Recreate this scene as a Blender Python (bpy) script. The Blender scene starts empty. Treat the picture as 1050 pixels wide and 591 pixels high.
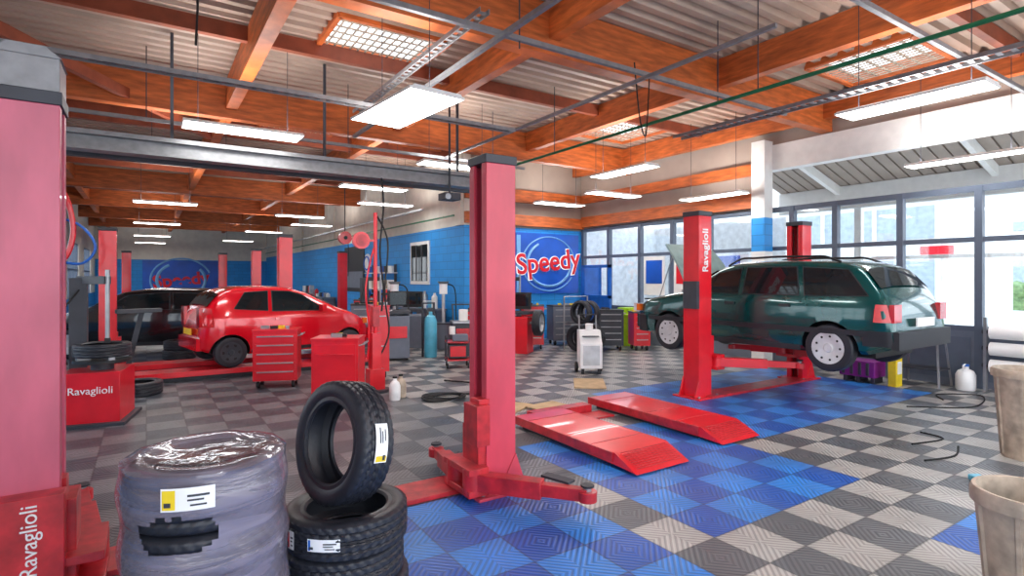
import bpy, bmesh, math, random
from mathutils import Vector, Matrix, noise
random.seed(7)
scene=bpy.context.scene
def lin(c):
    c=c/255.0
    return c/12.92 if c<=0.04045 else ((c+0.055)/1.055)**2.4
def rgb(r,g,b): return (lin(r),lin(g),lin(b),1)
# ---------------------------------------------------------------- materials
def mnew(name):
    m=bpy.data.materials.new(name); m.use_nodes=True
    nt=m.node_tree; nt.nodes.clear()
    out=nt.nodes.new('ShaderNodeOutputMaterial')
    return m,nt,out
def M(name,col,rough=.5,metal=0,var=.18,scale=6,bump=0.0,coat=0,bscale=60,stretch=(1,1,1)):
    m,nt,out=mnew(name)
    p=nt.nodes.new('ShaderNodeBsdfPrincipled')
    tc=nt.nodes.new('ShaderNodeTexCoord'); mp=nt.nodes.new('ShaderNodeMapping')
    mp.inputs['Scale'].default_value=stretch
    nt.links.new(tc.outputs['Object'],mp.inputs['Vector'])
    n=nt.nodes.new('ShaderNodeTexNoise'); n.inputs['Scale'].default_value=scale; n.inputs['Detail'].default_value=5
    nt.links.new(mp.outputs[0],n.inputs['Vector'])
    r=nt.nodes.new('ShaderNodeValToRGB')
    c=col
    r.color_ramp.elements[0].position=.3; r.color_ramp.elements[1].position=.7
    r.color_ramp.elements[0].color=(c[0]*(1-var),c[1]*(1-var),c[2]*(1-var),1)
    r.color_ramp.elements[1].color=(min(1,c[0]*(1+var*.6)),min(1,c[1]*(1+var*.6)),min(1,c[2]*(1+var*.6)),1)
    nt.links.new(n.outputs['Fac'],r.inputs[0]); nt.links.new(r.outputs[0],p.inputs['Base Color'])
    p.inputs['Roughness'].default_value=rough; p.inputs['Metallic'].default_value=metal
    if coat: p.inputs['Coat Weight'].default_value=coat; p.inputs['Coat Roughness'].default_value=.05
    if bump:
        n2=nt.nodes.new('ShaderNodeTexNoise'); n2.inputs['Scale'].default_value=bscale
        nt.links.new(mp.outputs[0],n2.inputs['Vector'])
        b=nt.nodes.new('ShaderNodeBump'); b.inputs['Strength'].default_value=bump; b.inputs['Distance'].default_value=.01
        nt.links.new(n2.outputs['Fac'],b.inputs['Height']); nt.links.new(b.outputs[0],p.inputs['Normal'])
    nt.links.new(p.outputs[0],out.inputs[0])
    return m
def EM(name,col,s):
    m,nt,out=mnew(name); e=nt.nodes.new('ShaderNodeEmission'); e.inputs[0].default_value=col; e.inputs[1].default_value=s
    nt.links.new(e.outputs[0],out.inputs[0]); return m
def GL(name,tint=(.95,.97,.98,1),gl=.08):
    m,nt,out=mnew(name)
    t=nt.nodes.new('ShaderNodeBsdfTransparent'); t.inputs[0].default_value=tint
    g=nt.nodes.new('ShaderNodeBsdfGlossy'); g.inputs['Roughness'].default_value=.03
    mx=nt.nodes.new('ShaderNodeMixShader'); mx.inputs[0].default_value=gl
    nt.links.new(t.outputs[0],mx.inputs[1]); nt.links.new(g.outputs[0],mx.inputs[2]); nt.links.new(mx.outputs[0],out.inputs[0])
    return m
red=M('red_paint',rgb(220,24,40),.3,var=.12,scale=4,coat=.4)
redworn=M('red_worn',rgb(190,36,46),.4,var=.4,scale=9,coat=.2)
pink=M('faded_red',rgb(208,64,84),.38,var=.16,scale=5,stretch=(1,1,.4),coat=.2)
pink2=M('faded_red_rose',rgb(200,90,114),.4,var=.18,scale=6,stretch=(1,1,.3),coat=.2)
dark=M('dark_grey',rgb(56,58,66),.5)
black=M('black_plastic',rgb(22,22,25),.5)
rubber=M('rubber',rgb(36,38,46),.45,bump=.12)
steel=M('steel',rgb(165,167,170),.35,.7)
galv=M('galvanised',rgb(138,138,140),.45,.4,scale=12)
alu=M('light_grey_metal',rgb(190,192,195),.35,.4)
white=M('white_paint',rgb(236,236,232),.5,var=.06)
whitep=M('white_plastic',rgb(240,240,240),.35,var=.05)
cream=M('white_brick',rgb(226,220,208),.8,var=.1,scale=3,bump=.3,bscale=20)
wood=M('orange_glulam',rgb(196,100,46),.5,var=.42,scale=3,stretch=(1,1,6),bump=.1)
woodd=M('brown_timber',rgb(144,70,44),.6,var=.3,scale=4)
deckm=M('corrugated_metal',rgb(178,156,140),.45,.1,var=.22,scale=1.2)
cladm=M('wall_cladding',rgb(168,154,142),.6,.0,var=.1,scale=2)
frame=M('window_frame',rgb(92,102,118),.4,.2,var=.08)
panelg=M('grey_panel',rgb(104,112,126),.45,.1,var=.1)
green=M('green_car_paint',rgb(0,78,78),.2,.35,var=.1,scale=2,coat=1)
redcar=M('red_car_paint',rgb(222,10,34),.2,.1,var=.05,coat=1)
blackcar=M('black_car_paint',rgb(28,30,36),.2,.3,var=.05,coat=1)
carglass=M('car_glass',rgb(26,34,38),.04,0,var=.3,scale=1.5)
trimk=M('car_trim',rgb(38,40,46),.5,var=.1)
lampr=M('tail_lamp',rgb(200,10,22),.15,coat=1)
lampw=M('head_lamp',rgb(215,222,228),.1,coat=1)
lampo=M('indicator',rgb(230,110,30),.2)
hub=M('hubcap',rgb(212,214,216),.4,.1)
bluep=M('blue_plastic',rgb(24,96,190),.4)
lblue=M('light_blue_steel',rgb(90,180,210),.4)
yellow=M('yellow',rgb(238,206,40),.45)
lime=M('lime_plastic',rgb(170,220,30),.45)
purple=M('purple_plastic',rgb(130,30,130),.4)
card=M('cardboard',rgb(200,172,134),.8)
beige=M('bin_plastic',rgb(180,164,146),.55,var=.35,scale=10)
greenpipe=M('green_pipe',rgb(20,110,70),.4)
copper=M('copper_pipe',rgb(170,110,70),.35,.7)
blackcable=M('black_cable',rgb(18,18,20),.6)
tube_em=EM('fluorescent_panel',(1,.995,.98,1),13)
glass=GL('window_glass')
skyl=GL('skylight_sheet',(.95,.95,.93,1),.05)
signwhite=EM('sign_white',(1,1,1,1),.8)
signred=M('sign_red',rgb(222,10,34),.4,var=.02)
signblue=M('sign_blue',rgb(20,88,196),.4,var=.3,scale=1.2)
signlt=M('sign_light_blue',rgb(120,180,230),.4,var=.1)
concrete=M('concrete_outside',rgb(212,210,206),.8)
leaf=M('foliage',rgb(130,156,104),.8,var=.5,scale=5)
outwall=M('outside_wall',rgb(232,234,234),.7)
outwin=M('outside_window',rgb(176,190,202),.3)
def brickmat():
    m,nt,out=mnew('blue_brick'); p=nt.nodes.new('ShaderNodeBsdfPrincipled'); p.inputs['Roughness'].default_value=.55
    tc=nt.nodes.new('ShaderNodeTexCoord'); sp=nt.nodes.new('ShaderNodeSeparateXYZ'); cb=nt.nodes.new('ShaderNodeCombineXYZ')
    nt.links.new(tc.outputs['Object'],sp.inputs[0])
    a=nt.nodes.new('ShaderNodeMath'); a.operation='ADD'; nt.links.new(sp.outputs[0],a.inputs[0]); nt.links.new(sp.outputs[1],a.inputs[1])
    nt.links.new(a.outputs[0],cb.inputs[0]); nt.links.new(sp.outputs[2],cb.inputs[1])
    b=nt.nodes.new('ShaderNodeTexBrick'); b.inputs['Scale'].default_value=1
    b.inputs['Brick Width'].default_value=.5; b.inputs['Row Height'].default_value=.22; b.inputs['Mortar Size'].default_value=.008
    b.inputs['Color1'].default_value=rgb(36,150,226); b.inputs['Color2'].default_value=rgb(30,140,216); b.inputs['Mortar'].default_value=rgb(26,112,182)
    nt.links.new(cb.outputs[0],b.inputs['Vector']); nt.links.new(b.outputs['Color'],p.inputs['Base Color'])
    nt.links.new(p.outputs[0],out.inputs[0]); return m
bluewall=brickmat()
def floormat():
    m,nt,out=mnew('floor_tiles'); L=nt.links
    p=nt.nodes.new('ShaderNodeBsdfPrincipled')
    def mt(op,a,b=None,c=None):
        n=nt.nodes.new('ShaderNodeMath'); n.operation=op
        for i,v in enumerate([a,b,c]):
            if v is None: continue
            if isinstance(v,(int,float)): n.inputs[i].default_value=v
            else: L.new(v,n.inputs[i])
        return n.outputs[0]
    def mix(f,a,b):
        n=nt.nodes.new('ShaderNodeMix'); n.data_type='RGBA'
        if isinstance(f,(int,float)): n.inputs[0].default_value=f
        else: L.new(f,n.inputs[0])
        for i,v in ((6,a),(7,b)):
            if isinstance(v,tuple): n.inputs[i].default_value=v
            else: L.new(v,n.inputs[i])
        return n.outputs[2]
    g=nt.nodes.new('ShaderNodeNewGeometry'); sp=nt.nodes.new('ShaderNodeSeparateXYZ'); L.new(g.outputs['Position'],sp.inputs[0])
    x,y=sp.outputs[0],sp.outputs[1]; s=.4
    tx=mt('DIVIDE',x,s); ty=mt('DIVIDE',y,s)
    fx=mt('FLOOR',tx); fy=mt('FLOOR',ty)
    chk=mt('FLOORED_MODULO',mt('ADD',fx,fy),2.0)
    u=mt('SUBTRACT',tx,fx); v=mt('SUBTRACT',ty,fy)
    sg=mt('SUBTRACT',1.0,mt('MULTIPLY',chk,2.0))
    qx=mt('GREATER_THAN',u,.5); qy=mt('GREATER_THAN',v,.5)
    q=mt('SUBTRACT',1.0,mt('MULTIPLY',mt('FLOORED_MODULO',mt('ADD',qx,qy),2.0),2.0))
    dd=mt('ADD',u,mt('MULTIPLY',v,mt('MULTIPLY',sg,q)))
    rib=mt('SINE',mt('MULTIPLY',dd,2*math.pi*8))
    ribm=mt('GREATER_THAN',rib,-.1)
    e=mt('MINIMUM',mt('MINIMUM',u,mt('SUBTRACT',1.0,u)),mt('MINIMUM',v,mt('SUBTRACT',1.0,v)))
    edge=mt('LESS_THAN',e,.018)
    def rect(x0,x1,y0,y1):
        return mt('MULTIPLY',mt('MULTIPLY',mt('GREATER_THAN',x,x0),mt('LESS_THAN',x,x1)),mt('MULTIPLY',mt('GREATER_THAN',y,y0),mt('LESS_THAN',y,y1)))
    zs=[rect(-.4,2.8,-3,4.0),rect(3.2,5.2,2.4,4.8),rect(5.6,10.0,3.6,6.4),rect(4.4,6.4,-1,1.6)]
    z=zs[0]
    for qq in zs[1:]: z=mt('MAXIMUM',z,qq)
    n=nt.nodes.new('ShaderNodeTexNoise'); n.inputs['Scale'].default_value=.9; n.inputs['Detail'].default_value=8; n.inputs['Roughness'].default_value=.65; L.new(g.outputs['Position'],n.inputs['Vector'])
    grey=mix(chk,rgb(98,102,108),rgb(186,183,179))
    gdark=mix(chk,rgb(70,77,87),rgb(108,111,117))
    side=mt('MULTIPLY',mt('LESS_THAN',x,3.2),mt('GREATER_THAN',y,3.9))
    grey=mix(mt('MULTIPLY',side,.9),grey,gdark)
    blue=mix(chk,rgb(18,92,190),rgb(46,140,232))
    c=mix(z,grey,blue)
    c=mix(mt('MULTIPLY',mt('SUBTRACT',1.0,ribm),.5),c,mix(.75,c,rgb(20,20,24)))
    c=mix(mt('MULTIPLY',edge,.5),c,rgb(30,30,34))
    dirt=mt('MINIMUM',mt('MAXIMUM',mt('MULTIPLY',mt('SUBTRACT',n.outputs['Fac'],.42),1.4),0.0),.5)
    c=mix(dirt,c,rgb(74,71,70))
    L.new(c,p.inputs['Base Color'])
    rr=mt('ADD',.24,mt('MULTIPLY',n.outputs['Fac'],.25)); L.new(rr,p.inputs['Roughness'])
    b=nt.nodes.new('ShaderNodeBump'); b.inputs['Strength'].default_value=.22; b.inputs['Distance'].default_value=.005
    L.new(rib,b.inputs['Height']); L.new(b.outputs[0],p.inputs['Normal'])
    L.new(p.outputs[0],out.inputs[0]); return m
floorm=floormat()
def wrapmat():
    m,nt,out=mnew('stretch_film'); L=nt.links
    t=nt.nodes.new('ShaderNodeBsdfTransparent'); t.inputs[0].default_value=(.86,.85,.9,1)
    p=nt.nodes.new('ShaderNodeBsdfPrincipled'); p.inputs['Base Color'].default_value=rgb(158,150,168); p.inputs['Roughness'].default_value=.12; p.inputs['Specular IOR Level'].default_value=1.0
    p.inputs['Coat Weight'].default_value=1; p.inputs['Coat Roughness'].default_value=.04
    tc=nt.nodes.new('ShaderNodeTexCoord'); mp=nt.nodes.new('ShaderNodeMapping'); mp.inputs['Rotation'].default_value=(.25,.2,0); mp.inputs['Scale'].default_value=(1.6,1.6,9); L.new(tc.outputs['Object'],mp.inputs[0])
    n=nt.nodes.new('ShaderNodeTexNoise'); n.inputs['Scale'].default_value=1.6; n.inputs['Detail'].default_value=4; n.inputs['Distortion'].default_value=.5; L.new(mp.outputs[0],n.inputs['Vector'])
    r=nt.nodes.new('ShaderNodeValToRGB'); r.color_ramp.elements[0].position=.35; r.color_ramp.elements[1].position=.72
    r.color_ramp.elements[0].color=(.3,.3,.3,1); r.color_ramp.elements[1].color=(.66,.66,.66,1)
    L.new(n.outputs['Fac'],r.inputs[0])
    b=nt.nodes.new('ShaderNodeBump'); b.inputs['Strength'].default_value=.45; b.inputs['Distance'].default_value=.03; L.new(n.outputs['Fac'],b.inputs['Height']); L.new(b.outputs[0],p.inputs['Normal']); L.new(b.outputs[0],p.inputs['Coat Normal'])
    mx=nt.nodes.new('ShaderNodeMixShader'); L.new(r.outputs[0],mx.inputs[0]); L.new(t.outputs[0],mx.inputs[1]); L.new(p.outputs[0],mx.inputs[2]); L.new(mx.outputs[0],out.inputs[0])
    return m
wrap=wrapmat()
# ---------------------------------------------------------------- mesh builder
def basis(z):
    z=Vector(z).normalized(); a=Vector((0,0,1)) if abs(z.z)<.95 else Vector((1,0,0))
    x=a.cross(z).normalized(); y=z.cross(x); return x,y,z
class B:
    def __init__(s): s.bm=bmesh.new(); s.mats=[]
    def mi(s,m):
        if m not in s.mats: s.mats.append(m)
        return s.mats.index(m)
    def add(s,vs,fs,m,T=None):
        k=s.mi(m); bv=[s.bm.verts.new(T@Vector(v) if T else v) for v in vs]
        for f in fs:
            try:
                fa=s.bm.faces.new([bv[i] for i in f]); fa.material_index=k; fa.smooth=True
            except ValueError: pass
        return bv
    def box(s,c,d,m,rz=0,T=None):
        x,y,z=d[0]/2,d[1]/2,d[2]/2
        R=Matrix.Translation(c)@Matrix.Rotation(rz,4,'Z')
        if T: R=T@R
        s.add([(-x,-y,-z),(x,-y,-z),(x,y,-z),(-x,y,-z),(-x,-y,z),(x,-y,z),(x,y,z),(-x,y,z)],
              [(0,3,2,1),(4,5,6,7),(0,1,5,4),(1,2,6,5),(2,3,7,6),(3,0,4,7)],m,R)
    def bb(s,x0,x1,y0,y1,z0,z1,m): s.box(((x0+x1)/2,(y0+y1)/2,(z0+z1)/2),(abs(x1-x0),abs(y1-y0),abs(z1-z0)),m)
    def bar(s,a,b,w,h,m):
        a=Vector(a);b=Vector(b);x,y,z=basis(b-a); L=(b-a).length
        T=Matrix((( x.x,y.x,z.x,(a.x+b.x)/2),(x.y,y.y,z.y,(a.y+b.y)/2),(x.z,y.z,z.z,(a.z+b.z)/2),(0,0,0,1)))
        s.box((0,0,0),(w,h,L),m,T=T)
    def cyl(s,a,b,r,m,r2=None,n=18,T=None):
        a=Vector(a);b=Vector(b);r2=r if r2 is None else r2;x,y,z=basis(b-a)
        vs=[];fs=[]
        for i in range(n):
            t=2*math.pi*i/n; d=x*math.cos(t)+y*math.sin(t); vs.append(a+d*r); vs.append(b+d*r2)
        for i in range(n):
            j=(i+1)%n; fs.append((2*i,2*j,2*j+1,2*i+1))
        fs.append(tuple(2*i for i in range(n))[::-1]); fs.append(tuple(2*i+1 for i in range(n)))
        s.add(vs,fs,m,T)
    def lathe(s,prof,m,T=None,n=32,closed=False,fn=None):
        vs=[];fs=[];k=len(prof)
        for i in range(n):
            t=2*math.pi*i/n
            for j,(r,z) in enumerate(prof):
                if fn: r,z=fn(i,j,r,z)
                vs.append((r*math.cos(t),r*math.sin(t),z))
        for i in range(n):
            ii=(i+1)%n
            for j in range(k if closed else k-1):
                jj=(j+1)%k; fs.append((i*k+j,ii*k+j,ii*k+jj,i*k+jj))
        s.add(vs,fs,m,T)
    def tube(s,pts,r,m,n=8,smooth=True):
        P=[Vector(p) for p in pts]
        if smooth and len(P)>2:
            Q=[]
            for i in range(len(P)-1):
                p0=P[max(0,i-1)];p1=P[i];p2=P[i+1];p3=P[min(len(P)-1,i+2)]
                for k in range(6):
                    t=k/6; Q.append(.5*((2*p1)+(p2-p0)*t+(2*p0-5*p1+4*p2-p3)*t*t+(3*p1-p0-3*p2+p3)*t**3))
            Q.append(P[-1]); P=Q
        vs=[];fs=[]; x=None
        for i,p in enumerate(P):
            d=(P[min(i+1,len(P)-1)]-P[max(i-1,0)]).normalized()
            if x is None: x=basis(d)[0]
            x=(x-d*x.dot(d)); x=x.normalized() if x.length>1e-6 else basis(d)[0]
            y=d.cross(x)
            for k in range(n):
                t=2*math.pi*k/n; vs.append(p+x*math.cos(t)*r+y*math.sin(t)*r)
        for i in range(len(P)-1):
            for k in range(n):
                kk=(k+1)%n; fs.append((i*n+k,i*n+kk,(i+1)*n+kk,(i+1)*n+k))
        fs.append(tuple(range(n))[::-1]); fs.append(tuple((len(P)-1)*n+k for k in range(n)))
        s.add(vs,fs,m)
    def prism(s,poly,ax,a,b,m,T=None):
        n=len(poly)
        def mk(p,q):
            return {'x':(q,p[0],p[1]),'y':(p[0],q,p[1]),'z':(p[0],p[1],q)}[ax]
        vs=[mk(p,a) for p in poly]+[mk(p,b) for p in poly]
        fs=[tuple(range(n))[::-1],tuple(range(n,2*n))]+[(i,(i+1)%n,n+(i+1)%n,n+i) for i in range(n)]
        s.add(vs,fs,m,T)
    def done(s,name,o=(0,0,0),T=None,bevel=0,ang=35,norm=True):
        bm=s.bm
        if norm: bmesh.ops.recalc_face_normals(bm,faces=bm.faces)
        me=bpy.data.meshes.new(name)
        o=Vector(o)
        bmesh.ops.translate(bm,verts=bm.verts,vec=-o)
        bm.to_mesh(me); bm.free()
        for m in s.mats: me.materials.append(m)
        me.set_sharp_from_angle(angle=math.radians(ang))
        ob=bpy.data.objects.new(name,me); scene.collection.objects.link(ob)
        ob.matrix_world=T if T else Matrix.Translation(o)
        if bevel:
            b=ob.modifiers.new('bevel','BEVEL'); b.width=bevel; b.segments=2; b.limit_method='ANGLE'; b.angle_limit=math.radians(40)
        return ob
def text(parent,body,loc,xd,yd,size,m,name='lettering',ext=.003,off=0):
    cu=bpy.data.curves.new(name,'FONT'); cu.body=body; cu.size=size; cu.extrude=ext; cu.offset=off
    cu.align_x='CENTER'; cu.align_y='CENTER'; cu.materials.append(m)
    ob=bpy.data.objects.new(name,cu); scene.collection.objects.link(ob)
    x=Vector(xd).normalized(); y=Vector(yd).normalized(); z=x.cross(y); l=Vector(loc)
    W=Matrix(((x.x,y.x,z.x,l.x),(x.y,y.y,z.y,l.y),(x.z,y.z,z.z,l.z),(0,0,0,1)))
    bpy.context.view_layer.update()
    ob.parent=parent; ob.matrix_parent_inverse=parent.matrix_world.inverted(); ob.matrix_world=W
    return ob
def TR(x,y,z,rz=0): return Matrix.Translation((x,y,z))@Matrix.Rotation(rz,4,'Z')
def axisT(loc,ax):
    x,y,z=basis(ax); return Matrix(((x.x,y.x,z.x,loc[0]),(x.y,y.y,z.y,loc[1]),(x.z,y.z,z.z,loc[2]),(0,0,0,1)))
# ================================================================= ROOM
XL,XR,YB,YS,XW=-2.6,11.0,42.0,13.0,7.0
DK=5.2
b=B(); b.bb(XL-.2,XR+.2,-4,YB+.2,-.1,0,floorm); b.done('floor')
b=B(); b.bb(-40,80,-60,80,-.25,-.12,concrete); b.bb(XR+.2,60,-40,40,-.12,-.03,concrete); b.done('ground_outside')
holes=[(2.1,3.7,7.3,8.7),(2.1,3.7,12.7,14.2),(2.1,3.7,18.2,19.7),(2.1,3.7,24,25.5),(9.0,10.5,3.5,5.0),(8.6,10.1,8.8,10.3),(5.2,6.6,13.6,14.8)]
b=B(); xs=sorted(set([XL-.1,XR+.25]+[h[0] for h in holes]+[h[1] for h in holes]))
prof=[(0,0),(.1,0),(.13,.08),(.22,.08)]
ys=[]; y=-4.0
while y<YB+.1:
    for p in prof: ys.append((y+p[0],DK+p[1]))
    y+=.25
vs=[(x,yy,zz) for x in xs for (yy,zz) in ys]; fs=[]; n=len(ys)
for i in range(len(xs)-1):
    for j in range(n-1):
        cx=(xs[i]+xs[i+1])/2; cy=(ys[j][0]+ys[j+1][0])/2
        if any(h[0]<cx<h[1] and h[2]<cy<h[3] for h in holes): continue
        fs.append((i*n+j,(i+1)*n+j,(i+1)*n+j+1,i*n+j+1))
b.add(vs,fs,deckm); b.done('ceiling',ang=20,norm=False)
for k,h in enumerate(holes):
    b=B(); x0,x1,y0,y1=h
    for a in ((x0-.03,x0+.04,y0,y1),(x1-.04,x1+.03,y0,y1),(x0,x1,y0-.03,y0+.04),(x0,x1,y1-.04,y1+.03)):
        b.bb(a[0],a[1],a[2],a[3],DK-.06,DK+.16,wood)
    b.bb(x0,x1,y0,y1,DK+.16,DK+.17,skyl)
    for i in range(1,14):
        xx=x0+(x1-x0)*i/14; b.bb(xx-.012,xx+.012,y0,y1,DK-.02,DK-.005,beige)
    for i in range(1,7):
        yy=y0+(y1-y0)*i/7; b.bb(x0,x1,yy-.018,yy+.018,DK-.005,DK+.01,beige)
    b.done('skylight' ,((x0+x1)/2,(y0+y1)/2,DK))
b=B()
for i,yy in enumerate([-.1+0.0,5.7,11,16.3,21.6,26.9,32.2,37.5]):
    if yy<YS: b.bb(XL,XR,yy-.1,yy+.1,4.55,DK-.01,wood)
    else: b.bb(XL,XW,yy-.1,yy+.1,4.55,DK-.01,wood)
b.done('ceiling_beam_cross',(4,12,4.9))
b=B()
for xx,w,z0 in ((1.25,.18,4.7),(4.3,.16,4.75),(7.6,.16,4.75),(10.75,.16,4.75),(-1.9,.16,4.75)):
    b.bb(xx-w/2,xx+w/2,-4,YB if xx<7 else YS,z0,DK-.012,wood)
for yy in (13.7,19,24.2,29.5,34.8,40): b.bb(XL,XW,yy-.06,yy+.06,4.85,DK-.015,woodd)
for yy in (2.8,8.4): b.bb(XL,XR,yy-.05,yy+.05,4.98,DK-.015,woodd)
b.done('ceiling_beam_long',(4,12,4.9))
b=B()
b.bar((-2.5,7.2,4.72),(1.1,13.2,4.72),.1,.16,woodd)
b.done('wind_brace',(-1,10,4.7))
b=B(); b.bb(XL-.2,XW+.2,YB,YB+.2,0,2.9,bluewall); b.bb(XL-.2,XW+.2,YB,YB+.2,2.9,5.4,cream); b.done('wall_back',(2,YB,0))
wins=[(6,11),(14,18.5),(21,25.5),(28,32.5),(35,39)]
b=B(); b.bb(XL-.2,XL,-1,YB,0,.9,bluewall); b.bb(XL-.2,XL,-1,YB,3.3,5.4,cream)
ed=[-1]+[v for w in wins for v in w]+[YB]
for i in range(0,len(ed),2): b.bb(XL-.2,XL,ed[i],ed[i+1],.9,3.3,cream)
b.done('wall_left',(XL,10,0))
for k,(a,c) in enumerate(wins):
    b=B(); b.bb(XL-.12,XL-.1,a,c,.9,3.3,glass)
    m=int((c-a)/1.1)
    for i in range(m+1):
        yy=a+(c-a)*i/m; b.bb(XL-.15,XL-.05,yy-.03,yy+.03,.9,3.3,frame)
    for z in (.93,2.1,3.27): b.bb(XL-.15,XL-.05,a,c,z-.03,z+.03,frame)
    b.done('window_%d'%(k+1),(XL,a,0))
b=B(); b.bb(XW,XW+.2,YS,YB,0,3.15,bluewall); b.bb(XW,XW+.2,YS,YB,3.15,5.4,cream)
for yy in (13.05,19,25,31): b.bb(XW-.08,XW+.2,yy,yy+.35,3.15,5.4,cream)
b.done('wall_partition',(XW,YS,0))
b=B(); b.bb(XW+.2,XR+.2,YS,YS+.2,0,3.15,bluewall); b.bb(XW+.2,XR+.2,YS+.02,YS+.2,3.15,5.4,cladm)
b.bb(XW,XR,YS-.14,YS,3.2,3.5,wood); b.bb(XW,XR,YS-.1,YS,3.85,4.2,wood)
b.done('wall_sign_end',(9,YS,0))
b=B(); b.bb(XW-.04,XW,15.1,16.5,1.55,2.85,white); b.bb(XW-.05,XW-.03,15.2,16.4,1.65,2.75,carglass)
for yy in (15.6,16.0): b.bb(XW-.06,XW-.02,yy-.03,yy+.03,1.65,2.75,dark)
b.done('window_6',(XW,16,2))
b=B(); b.bb(XR,XR+.1,-1,YS,0,.93,panelg); b.bb(XR,XR+.12,-1,YS,3.12,3.22,frame)
b.bb(XR-.01,XR+.1,-1,YS,.9,.98,frame); b.bb(XR+.0,XR+.1,-1,YS,2.32,2.4,frame)
for yy in [-.9,.1,1.2,2.27,3.35,4.45,5.55,6.4]+[7.25,8.4,9.5,10.6,11.8,12.9]: b.bb(XR-.02,XR+.1,yy-.05,yy+.05,0,3.2,frame)
for yy in [.1,1.2,2.27,3.35,4.45,5.55]: b.bb(XR-.012,XR,yy+.1,yy+.95,.12,.8,frame)
b.done('wall_right',(XR,5,0))
b=B(); b.bb(XR+.04,XR+.05,-1,YS,.95,3.12,glass); b.done('window_7',(XR,5,2))
b=B(); b.bb(XR-.05,XR+.2,-1,7.1,4.0,4.52,white); b.bb(XR+.0,XR+.15,-1,7.1,4.52,5.4,cladm)
b.bb(XR,XR+.15,7.1,YS,3.2,5.4,cladm); b.bb(XR-.12,XR,7.1,YS-.15,3.25,3.55,wood); b.bb(XR-.1,XR,7.1,YS-.15,3.95,4.2,wood)
b.done('trim_1',(XR,3,4.2))
b=B(); b.bb(XR-.32,XR-.03,6.8,7.1,3.0,4.6,white); b.bb(XR-.32,XR-.03,6.8,7.1,2.3,3.0,bluewall); b.bb(XR-.32,XR-.03,6.8,7.1,0,2.3,white)
b.done('pillar',(XR-.2,6.95,0))
# canopy outside
b=B()
XC=14.2; ZC=3.95
for i in range(46):
    yy=-3+i*.25; b.prism([(XR+.25,4.9),(XC,ZC),(XC,ZC-.05),(XR+.25,4.84)],'y',yy,yy+.21,cladm); b.prism([(XR+.25,4.94),(XC,ZC+.04),(XC,ZC),(XR+.25,4.9)],'y',yy+.2,yy+.26,cladm)
for yy in (-2,1,4,7): b.bar((XR+.3,yy,4.65),(XC,yy,ZC-.15),.1,.2,white)
b.bb(XC-.2,XC,-3,8.5,ZC-.55,ZC,white)
for yy in (-2,2.2,6.5): b.bb(XC-.15,XC,yy,yy+.15,-.03,ZC-.5,white)
for yy in (2.2,4.3,6.5): b.bar((XC-.08,yy,2.2),(XC-.08,yy+2.0,2.2),.05,.08,white)
b.done('canopy',(13,2,4))
b=B(); b.bb(14.5,14.7,8.6,14,0,3.4,outwall); b.bb(XR+.1,14.5,13.2,13.4,-.03,3.4,outwall); b.bb(14.44,14.5,10,11.0,1.2,2.4,signblue); b.bb(14.3,14.5,11.6,12.5,0,2.1,panelg)
b.done('wall_office',(14.5,10,0))
b=B(); b.bb(24,30,8,22,-.03,6,outwall); b.bb(23.95,24,8.5,21,1,2.4,outwin); b.bb(23.95,24,8.5,21,3.2,4.4,outwin)
for yy in (8.4,10.5,12.5,14.5,16.5,18.5): b.bb(23.9,24,yy,yy+.15,-.03,6,white)
b.bb(23.85,24,8.0,9.0,2.6,2.9,signred)
b.bb(50,60,-20,16,-.03,5,outwall); b.bb(49.9,50,-18,14,1.2,3,outwin); b.bb(49.8,60,-20,16,5,5.6,outwin)
b.done('neighbour_building',(28,12,0))
b=B()
for i in range(30):
    T=TR(40+random.random()*1.5,-4+i*.7+random.random(),.5+random.random()*.7)
    r=.6+random.random()*.4
    b.lathe([(0.01,-r),(r*.7,-r*.7),(r,0),(r*.75,r*.7),(0.01,r)],leaf,T,n=10,fn=lambda i,j,rr,z:(rr*(.85+.3*random.random()),z))
b.bb(39.8,42,-5,18,-.03,.6,leaf)
b.done('hedge',(40,6,0))
# ================================================================= LIGHT FIXTURES
def fixture(x,y,z,L=1.5,W=.35,rz=0,up=28):
    b=B(); T=TR(x,y,z,rz)
    b.prism([(-W/2,0),(W/2,0),(W/2-.05,.04),(-W/2+.05,.04)],'x',-L/2,L/2,white,T)
    b.box((0,0,-.006),(L-.03,W-.03,.01),tube_em,T=T)
    for sx in (-1,1): 
        b.cyl((sx*L*.38,0,.04),(sx*L*.38,0,DK-z),.005,dark,n=6,T=T)
    for s in (-1,1): b.box((0,s*W/2,0.0),(L,.012,.025),white,T=T); b.box((s*L/2,0,0),(.012,W,.025),white,T=T)
    ob=b.done('fluorescent_ceiling_light',(0,0,0))
    ld=bpy.data.lights.new('added_uplight','AREA'); ld.shape='RECTANGLE'; ld.size=L*.9; ld.size_y=W*.6; ld.energy=up; ld.color=(1,.97,.95)  # added upward area light, no visible tube, brightens the ceiling above the fixture
    lo=bpy.data.objects.new('added_ceiling_fill',ld); scene.collection.objects.link(lo); lo.matrix_world=Matrix.Translation((x,y,z+.06))@Matrix.Rotation(rz,4,'Z')@Matrix.Rotation(math.pi,4,'X')
    bpy.context.view_layer.update(); lo.parent=ob
H=math.pi/2
fixture(2.5,6.1,3.7,1.5,.66,H+.1)
for x,y in ((1.15,8.6),(.65,11.4),(.45,18),(.35,25),(.25,32.5),(.2,39)): fixture(x,y,3.8,1.5,.46)
for x,y in ((4.35,12.4),(5.6,15),(4.3,19.5),(5.4,22.5),(4.4,27),(4.3,34.5)): fixture(x,y,3.8,1.5,.42)
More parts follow.
